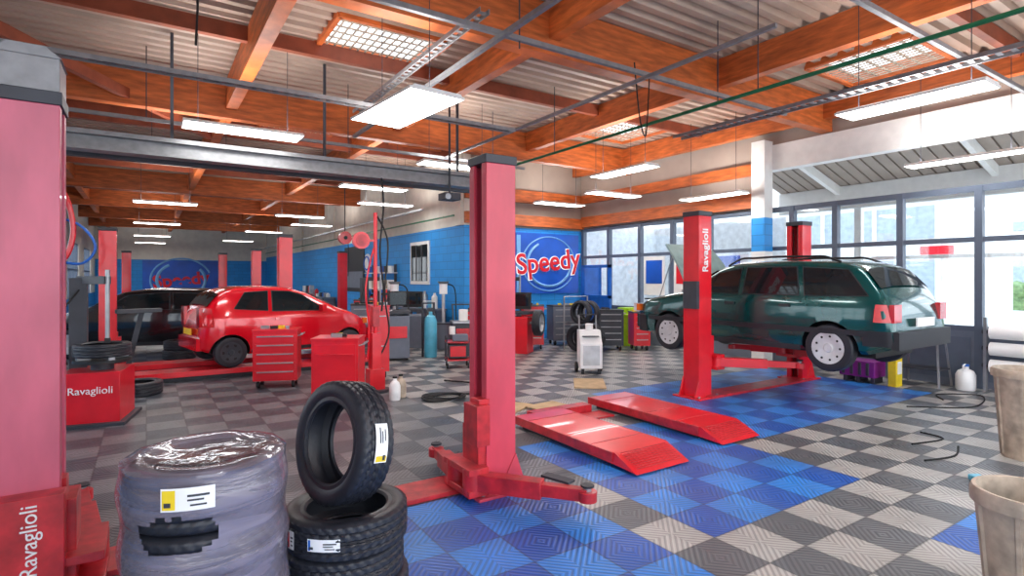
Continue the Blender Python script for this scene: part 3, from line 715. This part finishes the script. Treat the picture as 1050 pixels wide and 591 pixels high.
def changer(X,Y,m,lbl=None):
    b=B()
    b.box((X,Y,.33),(.62,.7,.6),m,rz=-.2); b.box((X,Y,.02),(.75,.85,.04),dark,rz=-.2); b.cyl((X+.05,Y-.05,.63),(X+.05,Y-.05,.72),.12,dark); b.cyl((X+.05,Y-.05,.72),(X+.05,Y-.05,.76),.3,black,n=28)
    for q in range(4):
        a=q*H+.4; b.box((X+.05+math.cos(a)*.2,Y-.05+math.sin(a)*.2,.78),(.14,.07,.05),steel,rz=a)
    b.bb(X-.3,X-.12,Y+.2,Y+.4,.6,1.75,dark); b.bar((X-.2,Y+.3,1.72),(X+.1,Y-.05,1.72),.09,.1,dark); b.cyl((X+.1,Y-.05,1.0),(X+.1,Y-.05,1.85),.025,steel); b.box((X+.1,Y-.05,.98),(.06,.12,.06),black)
    b.bar((X+.3,Y+.3,.6),(X+.45,Y+.25,1.3),.06,.06,dark); b.box((X+.42,Y+.2,1.32),(.5,.12,.05),dark,rz=.3)
    b.tube([(X-.2,Y+.2,1.6),(X-.4,Y,1.2),(X-.3,Y,.7)],.012,blackcable)
    if lbl: tyre(b,TR(X+.05,Y-.05,.87),R=.3,W=.16,n=60)
    o=b.done('tyre_changer',(X,Y,0),bevel=.008)
    if lbl: text(o,lbl,(X-.05,Y-.365,.42),(math.cos(-.2),math.sin(-.2),0),(0,0,1),.12,whitep)
changer(-.5,8.55,red,'Ravaglioli'); changer(8.2,12.35,red); changer(5.0,14.1,panelg)
def balancer(X,Y,rz=0,m=red):
    b=B(); T=TR(X,Y,0,rz)
    b.prism([(-.25,0),(.25,0),(.25,.75),(-.2,.85),(-.25,.8)],'x',-.3,.3,m,T); b.box((0,.05,.93),(.62,.5,.06),dark,T=T); b.box((0,.22,1.2),(.5,.08,.4),black,T=T); b.box((0,.175,1.22),(.4,.02,.28),carglass,T=T)
    b.cyl((.3,0,.7),(.62,0,.7),.03,steel,T=T); b.cyl((.42,0,.7),(.46,0,.7),.12,steel,T=T)
    tyre(b,T@axisT((.5,0,.7),(1,0,0)),R=.3,W=.18,n=60); b.lathe([(.001,.05),(.06,.05),(.19,.02),(.205,.08)],alu,T@axisT((.5,0,.7),(1,0,0)),20)
    b.done('wheel_balancer',(X,Y,0),bevel=.008)
balancer(7.3,10.9,-.9); balancer(5.6,13.2,-.6,panelg)
b=B(); b.bb(-1.55,-1.45,10.0,10.1,0,3.4,dark)
b.tube([(-1.4,9.9,3.1),(-1.0,9.8,3.0),(-.85,9.8,2.5),(-.9,9.8,2.1),(-1.05,9.8,1.9)],.035,red)
b.tube([(-1.4,9.8,2.9),(-1.1,9.7,2.85),(-.98,9.7,2.4),(-1.1,9.7,1.9),(-1.3,9.8,1.7)],.035,redworn)
b.tube([(-1.2,9.8,2.6),(-.8,9.8,2.5),(-.6,9.8,2.2),(-.75,9.8,1.95),(-1.1,9.8,2.0)],.018,bluep)
b.cyl((-1.45,9.9,2.9),(-1.3,9.9,2.9),.22,redworn); b.bb(-1.7,-1.35,9.75,9.98,1.0,1.5,panelg)
b.done('hose_reel_stand',(-1.5,10,0))
b=B(); X,Y=2.95,8.35
b.cyl((X,Y,.0),(X,Y,.04),.22,dark,n=24); b.cyl((X,Y,.04),(X,Y,2.75),.03,red); b.bb(X-.12,X+.12,Y-.1,Y+.1,.04,.35,red); b.bb(X-.05,X+.05,Y-.05,Y+.05,1.0,1.3,redworn)
b.cyl((X-.22,Y-.02,2.32),(X-.22,Y+.05,2.32),.13,red,n=28); b.cyl((X-.22,Y-.03,2.32),(X-.22,Y-.02,2.32),.09,redworn,n=24); b.bar((X-.2,Y,2.32),(X,Y,2.32),.03,.03,red)
b.tube([(X+.03,Y,2.7),(X+.2,Y,2.3),(X+.15,Y,1.5),(X+.22,Y,.9),(X+.05,Y,.5)],.014,blackcable); b.tube([(X-.03,Y,2.2),(X-.15,Y,1.6),(X-.1,Y,1.0),(X-.12,Y,.5)],.014,red)
b.bb(X-.07,X+.07,Y-.07,Y+.07,.35,.9,red); b.done('oil_dispenser_pole',(X,Y,0))
b=B()
for k,(x,y,m) in enumerate(((2.98,7.62,whitep),(3.12,7.75,beige))):
    b.lathe([(.001,0),(.075,0),(.08,.02),(.08,.2),(.06,.25),(.028,.28),(.028,.31),(.001,.31)],m,TR(x,y,0),20); b.cyl((x,y,.31),(x,y,.335),.032,black)
b.done('fluid_bottle',(3.0,7.7,0))
pts=[]
for i in range(60):
    a=i*.42; r=.22+.05*math.sin(i*.9); pts.append((3.6+r*math.cos(a)*1.2,7.3+r*math.sin(a),.015+.0006*i))
pts+=[(4.2,7.3,.02),(4.6,7.8,.02),(4.2,8.5,.02)]
b=B(); b.tube(pts,.014,blackcable,6); b.done('air_hose_coil',(3.6,7.3,0))
b=B(); T=TR(6.85,7.85,0,-.55)
b.prism([(-.2,.1),(.22,.1),(.22,.78),(-.02,.78),(-.14,.6),(-.2,.55)],'x',-.2,.2,whitep,T)
b.box((0,-.205,.34),(.3,.01,.36),alu,T=T); b.box((0,-.1,.68),(.3,.12,.015),dark,T=T)
for s in (-1,1):
    b.cyl((s*.2,.14,.09),(s*.25,.14,.09),.09,black,T=T); b.box((s*.15,-.15,.05),(.05,.05,.1),black,T=T); b.bar(T@Vector((s*.16,.2,.7)),T@Vector((s*.16,.25,1.05)),.025,.025,steel)
b.bar(T@Vector((-.17,.25,1.05)),T@Vector((.17,.25,1.05)),.025,.025,black); b.cyl((0,.05,.78),(0,.05,.9),.07,whitep,T=T)
b.done('air_conditioning_service_machine',(6.85,7.85,0),bevel=.012)
b=B()
for i in range(3): tyre(b,axisT((8.55+i*.19,10.2-i*.05,.32),(-1,-.25,0)),n=60,R=.31,W=.17)
for i in range(2): tyre(b,axisT((8.62+i*.19,10.18-i*.05,.93),(-1,-.25,0)),n=60,R=.28,W=.17)
b.tube([(8.4,10.55,.02),(8.4,10.55,1.3),(9.0,10.4,1.3),(9.0,10.4,.02)],.02,steel,smooth=False); b.bar((8.4,10.3,.64),(9.0,10.1,.64),.03,.03,steel); b.bar((8.4,10.5,.64),(8.4,10.3,.64),.03,.03,steel); b.bar((9.0,10.4,.64),(9.0,10.1,.64),.03,.03,steel)
b.done('tyre_rack',(8.7,10.3,0))
b=B(); b.lathe([(.001,0),(.13,0),(.14,.03),(.14,.78),(.1,.9),(.04,.94),(.04,1.0),(.001,1.0)],lblue,TR(5.25,11.3,0),24); b.bb(5.1,5.13,11.4,11.45,0,1.2,dark); b.bb(5.37,5.4,11.4,11.45,0,1.2,dark); b.bb(5.1,5.4,11.4,11.43,1.17,1.2,dark); b.done('gas_cylinder',(5.25,11.3,0))
b=B(); T=TR(5.1,9.75,0,-.4)
for z in (.16,.5): b.box((0,0,z),(.46,.42,.03),redworn,T=T)
for sx in (-1,1):
    for sy in (-1,1): b.box((sx*.22,sy*.2,.35),(.025,.025,.5),dark,T=T); b.cyl((sx*.2-.015,sy*.17,.05),(sx*.2+.015,sy*.17,.05),.05,black,T=T)
b.box((0,0,.33),(.36,.34,.26),dark,T=T); b.box((0,-.18,.33),(.3,.02,.2),red,T=T); b.box((0.05,0,.58),(.3,.25,.12),panelg,T=T); b.cyl((-.1,0,.64),(-.1,0,.8),.06,white,T=T)
b.done('service_trolley',(5.1,9.75,0),bevel=.005)
def bench(name,x,y0,y1,h=.9):
    b=B(); b.bb(x,x+.6,y0,y1,h-.05,h,panelg)
    for yy in (y0+.05,(y0+y1)/2,y1-.05):
        for xx in (x+.05,x+.55): b.bb(xx-.03,xx+.03,yy-.03,yy+.03,0,h-.05,dark)
    b.bb(x+.05,x+.58,y0+.1,y1-.1,.2,.23,dark); b.bb(x+.05,x+.58,y0+.1,y0+.8,.24,h-.06,panelg)
    for i in range(14):
        yy=y0+.15+(y1-y0-.3)*i/13; hh=random.uniform(.08,.5); m=random.choice([white,dark,bluep,red,steel,black,alu,lblue])
        if i%2: b.box((x+.3,yy,h+hh/2),(.2,.18,hh),m)
        else: b.lathe([(.001,0),(.08,0),(.085,.02),(.085,hh*.75),(.035,hh*.9),(.035,hh),(.001,hh)],m,TR(x+.3,yy,h),16)
    return b.done(name,(x,y0,0),bevel=.004)
bench('workbench',6.3,13.8,16.2); bench('workbench',6.3,17.5,20.0); bench('workbench',6.3,24.5,29)
b=B(); 
for z in (1.35,1.9): b.bb(6.65,6.98,17.6,20,z,z+.03,white)
for i in range(6):
    b.cyl((6.82,17.8+i*.38,1.38),(6.82,17.8+i*.38,1.38+.3),.12,[white,beige,white][i%3]); b.cyl((6.82,17.8+i*.38,1.93),(6.82,17.8+i*.38,2.15),.1,[white,dark,bluep][i%3])
for yy in (17.7,19.9): b.bb(6.9,6.98,yy-.02,yy+.02,1.2,2.2,dark)
b.done('wall_shelf',(6.8,18.5,1.3))
def drainer(X,Y,m):
    b=B()
    b.cyl((X,Y,0.02),(X,Y,.62),.24,m,n=28); b.cyl((X,Y,.62),(X,Y,.65),.26,dark,n=28); b.cyl((X,Y,.65),(X,Y,1.35),.04,alu); b.cyl((X,Y,1.35),(X,Y,1.6),.1,whitep); b.cyl((X,Y,1.6),(X,Y,1.66),.1,steel,r2=.15)
    b.tube([(X,Y,1.6),(X+.3,Y,1.5),(X+.35,Y,.9),(X+.3,Y-.1,.5)],.015,blackcable); b.done('waste_oil_drainer',(X,Y,0))
drainer(6.1,12.4,panelg); drainer(4.8,12.3,red)
b=B(); X,Y=4.5,11.4
b.box((X,Y,.5),(.5,.5,.9),panelg,rz=-.3); b.box((X,Y,.02),(.45,.45,.04),black,rz=-.3); b.box((X,Y,1.02),(.54,.54,.08),dark,rz=-.3); b.box((X+.05,Y+.1,1.3),(.42,.06,.32),black,rz=-.3); b.box((X+.05,Y+.1,1.12),(.06,.06,.12),dark,rz=-.3); b.box((X+.04,Y+.065,1.3),(.38,.02,.28),carglass,rz=-.3)
b.box((X-.08,Y-.25,.6),(.4,.02,.25),red,rz=-.3)
b.done('diagnostic_station',(X,Y,0),bevel=.008)
b=B(); T=TR(5.85,10.9,0,-.3); b.box((0,0,.4),(.5,.4,.7),dark,T=T); b.box((0,-.21,.5),(.4,.02,.3),redworn,T=T); b.box((0,0,.78),(.54,.44,.05),steel,T=T)
for s in (-1,1): b.cyl((s*.22,-.12,.06),(s*.26,-.12,.06),.06,black,T=T); b.cyl((s*.22,.12,.06),(s*.26,.12,.06),.06,black,T=T)
b.bar(T@Vector((-.2,.15,.8)),T@Vector((-.2,.25,1.15)),.03,.03,dark); b.bar(T@Vector((.2,.15,.8)),T@Vector((.2,.25,1.15)),.03,.03,dark); b.bar(T@Vector((-.22,.25,1.15)),T@Vector((.22,.25,1.15)),.03,.03,dark)
b.cyl((0,0,.8),(0,0,1.05),.1,white,T=T)
b.done('battery_charger_cart',(5.85,10.9,0),bevel=.006)
b=B()
for y in (10.9,11.9): b.bb(10.2,10.28,y,y+.08,0,2.1,bluep)
for z in (2.02,1.2,.1): b.bb(10.2,10.28,10.9,11.98,z,z+.08,bluep)
b.bb(10.22,10.26,11.0,11.9,.18,1.2,bluep); b.bb(10.2,10.9,11.98,12.06,0,2.1,bluep); b.done('blue_screen_frame',(10.2,11.4,0))
b=B(); b.lathe([(.001,0),(.2,0),(.26,.75),(.28,.78),(.28,.82),(.001,.84)],lime,TR(10.45,10.45,0),20); b.box((10.45,10.45,.9),(.4,.4,.16),lime); b.done('lime_bin',(10.45,10.45,0),bevel=.01)
b=B(); b.bb(9.95,10.35,4.4,4.95,.1,.36,purple)
for y in (4.42,4.65,4.85): b.bb(10.0,10.3,y,y+.06,0,.1,dark)
for y in (4.5,4.62,4.75,4.88): b.bb(9.935,9.95,y-.025,y+.025,.13,.34,dark)
b.done('plastic_crate',(10.2,4.6,0),bevel=.01)
b=B(); b.bb(10.0,10.22,4.1,4.22,0,.48,yellow); b.bb(10.04,10.18,4.09,4.1,.2,.4,whitep); b.prism([(10.0,.48),(10.22,.48),(10.17,.54),(10.05,.54)],'y',4.11,4.21,yellow); b.done('fluid_canister',(10.1,4.15,0),bevel=.01)
b=B(); X,Y=10.58,3.95
for sx in (-.2,.2):
    for sy in (-.28,.28): b.bar((X+sx*1.2,Y+sy*1.1,0.01),(X+sx*.8,Y+sy*.9,.72),.025,.025,steel)
b.bb(X-.2,X+.2,Y-.3,Y+.3,.72,.75,bluep); b.bb(X-.2,X+.2,Y-.3,Y+.3,.28,.3,dark); b.cyl((X,Y-.1,.75),(X,Y-.1,.86),.1,bluep)
b.done('work_stand',(X,Y,0)) 
b=B(); T=TR(10.7,3.42,0)
b.lathe([(.001,0),(.12,0),(.13,.02),(.13,.24),(.1,.3),(.04,.33),(.04,.37),(.001,.37)],whitep,T,20); b.cyl((0,0,.37),(0,0,.4),.045,bluep,T=T); b.tube([(10.6,3.42,.3),(10.6,3.42,.38),(10.68,3.42,.4)],.012,whitep); b.done('jerrycan',(10.7,3.42,0))
b=B(); X=10.65
for z in (.42,.68,.93): 
    b.cyl((X,2.3,z),(X,3.1,z),.1,whitep); b.cyl((X,2.2,z),(X,3.2,z),.03,dark)
for y in (2.24,3.16): b.bb(X-.03,X+.03,y-.02,y+.02,0,1.15,steel); b.bb(X-.25,X+.25,y-.02,y+.02,0,.03,steel)
b.done('paper_roll_dispenser',(X,2.75,0))
def bin_(x,y,r,h,m):
    b=B(); T=TR(x,y,0)
    b.lathe([(.001,0.0),(r*.78,0),(r*.8,.02),(r*.98,h-.08),(r*1.06,h-.08),(r*1.06,h-.02),(r*1.02,h),(r*.95,h),(r*.93,h-.06),(r*.78,.04),(.001,.04)],m,T,36)
    for a in range(8):
        t=a*math.pi/4; b.bar(T@Vector((r*.8*math.cos(t),r*.8*math.sin(t),.03)),T@Vector((r*.98*math.cos(t),r*.98*math.sin(t),h-.08)),.02,.012,m)
    b.lathe([(.001,h*.5),(r*.4,h*.55),(r*.8,h*.45),(r*.85,h*.4)],black,T,16,fn=lambda i,j,rr,z:(rr,z+random.uniform(-.04,.04)))
    b.done('waste_bin',(x,y,0))
bin_(7.2,1.78,.29,.86,beige); bin_(3.92,.96,.25,.62,beige)
b=B(); b.tube([(6.2,2.3,.01),(6.6,2.2,.01),(7.0,2.3,.01)],.009,blackcable); b.tube([(6.7,2.6,.01),(7.2,2.5,.01),(7.3,2.75,.01)],.008,blackcable); b.done('floor_cable',(6.5,2.3,0))
b=B(); b.tube([(9.5,3.3,.01),(9.9,3.5,.01),(10.3,3.1,.01),(9.3,2.9,.01),(8.6,3.4,.01)],.008,blackcable); b.done('floor_cable',(9.5,3.3,0))
b=B(); b.box((6.0,1.72,.02),(.25,.12,.03),lblue,rz=.4); b.box((5.95,1.8,.03),(.15,.1,.05),lblue,rz=1); b.done('cleaning_rag',(6,1.7,0),bevel=.01)
# signs
b=B(); b.bb(8.6,10.85,YS-.06,YS-.01,1.3,3.02,signblue)
def ring(b,c,r,t,m,ax,a0=0,a1=360):
    pts=[]
    for i in range(49):
        a=math.radians(a0+(a1-a0)*i/48)
        if ax=='y': pts.append((c[0]+r*math.cos(a),c[1],c[2]+r*math.sin(a)*.82))
        else: pts.append((c[0],c[1]+r*math.cos(a),c[2]+r*math.sin(a)*.82))
    b.tube(pts,t,m,6,smooth=False)
ring(b,(9.75,YS-.07,2.15),.95,.02,signlt,'y',20,330); ring(b,(9.75,YS-.07,2.15),.78,.04,signlt,'y',120,400)
b.bb(8.62,8.75,YS-.07,YS-.05,1.35,2.95,signlt)
o=b.done('wall_sign',(9.75,YS,2.1))
xd=(math.cos(.1),0,math.sin(.1)); yd=(-math.sin(.1),0,math.cos(.1))
text(o,'Speedy',(9.72,YS-.09,2.2),xd,yd,.8,signwhite,'lettering_outline',off=.035); text(o,'Speedy',(9.72,YS-.11,2.2),xd,yd,.8,signred,off=.014)
b=B(); b.bb(-.2,4.0,YB-.08,YB-.01,.2,2.85,signblue); ring(b,(1.9,YB-.1,1.6),1.7,.06,signlt,'y',20,330); ring(b,(1.9,YB-.1,1.6),1.35,.1,signlt,'y',120,400)
o=b.done('wall_sign',(2,YB,1.5)); text(o,'Speedy',(1.9,YB-.13,1.6),(1,0,.1),(-.1,0,1),1.1,signred,off=.03)
b=B(); b.bb(XW-.03,XW,21,23.5,1.2,3.0,black); b.bb(XW-.04,XW-.03,21.15,23.3,1.35,2.0,panelg); b.done('wall_poster',(XW,22,2))
b=B(); b.cyl((XW-.05,20.6,2.3),(XW,20.6,2.3),.35,white,n=32); ring(b,(XW-.06,20.6,2.3),.3,.03,bluep,'x'); b.done('round_wall_sign',(XW,20.6,2.3))
b=B(); b.bb(XR-.05,XR-.03,8.6,9.4,1.3,2.3,white); b.bb(XR-.06,XR-.05,8.68,9.32,1.6,2.2,signred); b.bb(XR-.05,XR-.03,9.7,10.4,1.3,2.3,white); b.bb(XR-.06,XR-.05,9.78,10.32,1.6,2.2,signblue); b.done('poster',(XR,9.5,1.8))
for x,y in ((5.2,17.5),):
    b=B(); b.cyl((x,y-.08,3.0),(x,y+.08,3.0),.2,red,n=24); b.cyl((x,y,3.1),(x,y,DK-.01),.015,dark,n=8); b.cyl((x,y-.1,3.0),(x,y+.1,3.0),.06,black); b.tube([(x+.1,y,2.9),(x+.12,y,2.3),(x+.1,y,1.8)],.012,blackcable); b.done('ceiling_hose_reel',(x,y,3))
# ================================================================= WORLD
w=bpy.data.worlds.new('w'); scene.world=w; w.use_nodes=True; nt=w.node_tree; nt.nodes.clear()
o=nt.nodes.new('ShaderNodeOutputWorld'); bg=nt.nodes.new('ShaderNodeBackground'); tc=nt.nodes.new('ShaderNodeTexCoord'); sp=nt.nodes.new('ShaderNodeSeparateXYZ'); r=nt.nodes.new('ShaderNodeValToRGB')
nt.links.new(tc.outputs['Generated'],sp.inputs[0]); nt.links.new(sp.outputs[2],r.inputs[0])
r.color_ramp.elements[0].position=0; r.color_ramp.elements[0].color=(.92,.94,.98,1); r.color_ramp.elements[1].position=.6; r.color_ramp.elements[1].color=(.68,.8,.95,1)
nt.links.new(r.outputs[0],bg.inputs[0]); bg.inputs[1].default_value=2.6; nt.links.new(bg.outputs[0],o.inputs[0])
# ================================================================= CAMERA
cd=bpy.data.cameras.new('camera'); cd.lens=573/1050*36; cd.sensor_width=36; cd.shift_y=-.01
co=bpy.data.objects.new('camera',cd); scene.collection.objects.link(co); co.location=(0,0,1.75); co.rotation_euler=(math.radians(90),0,math.radians(-33.2)); scene.camera=co
scene.view_settings.view_transform='Standard'; scene.view_settings.exposure=0.55
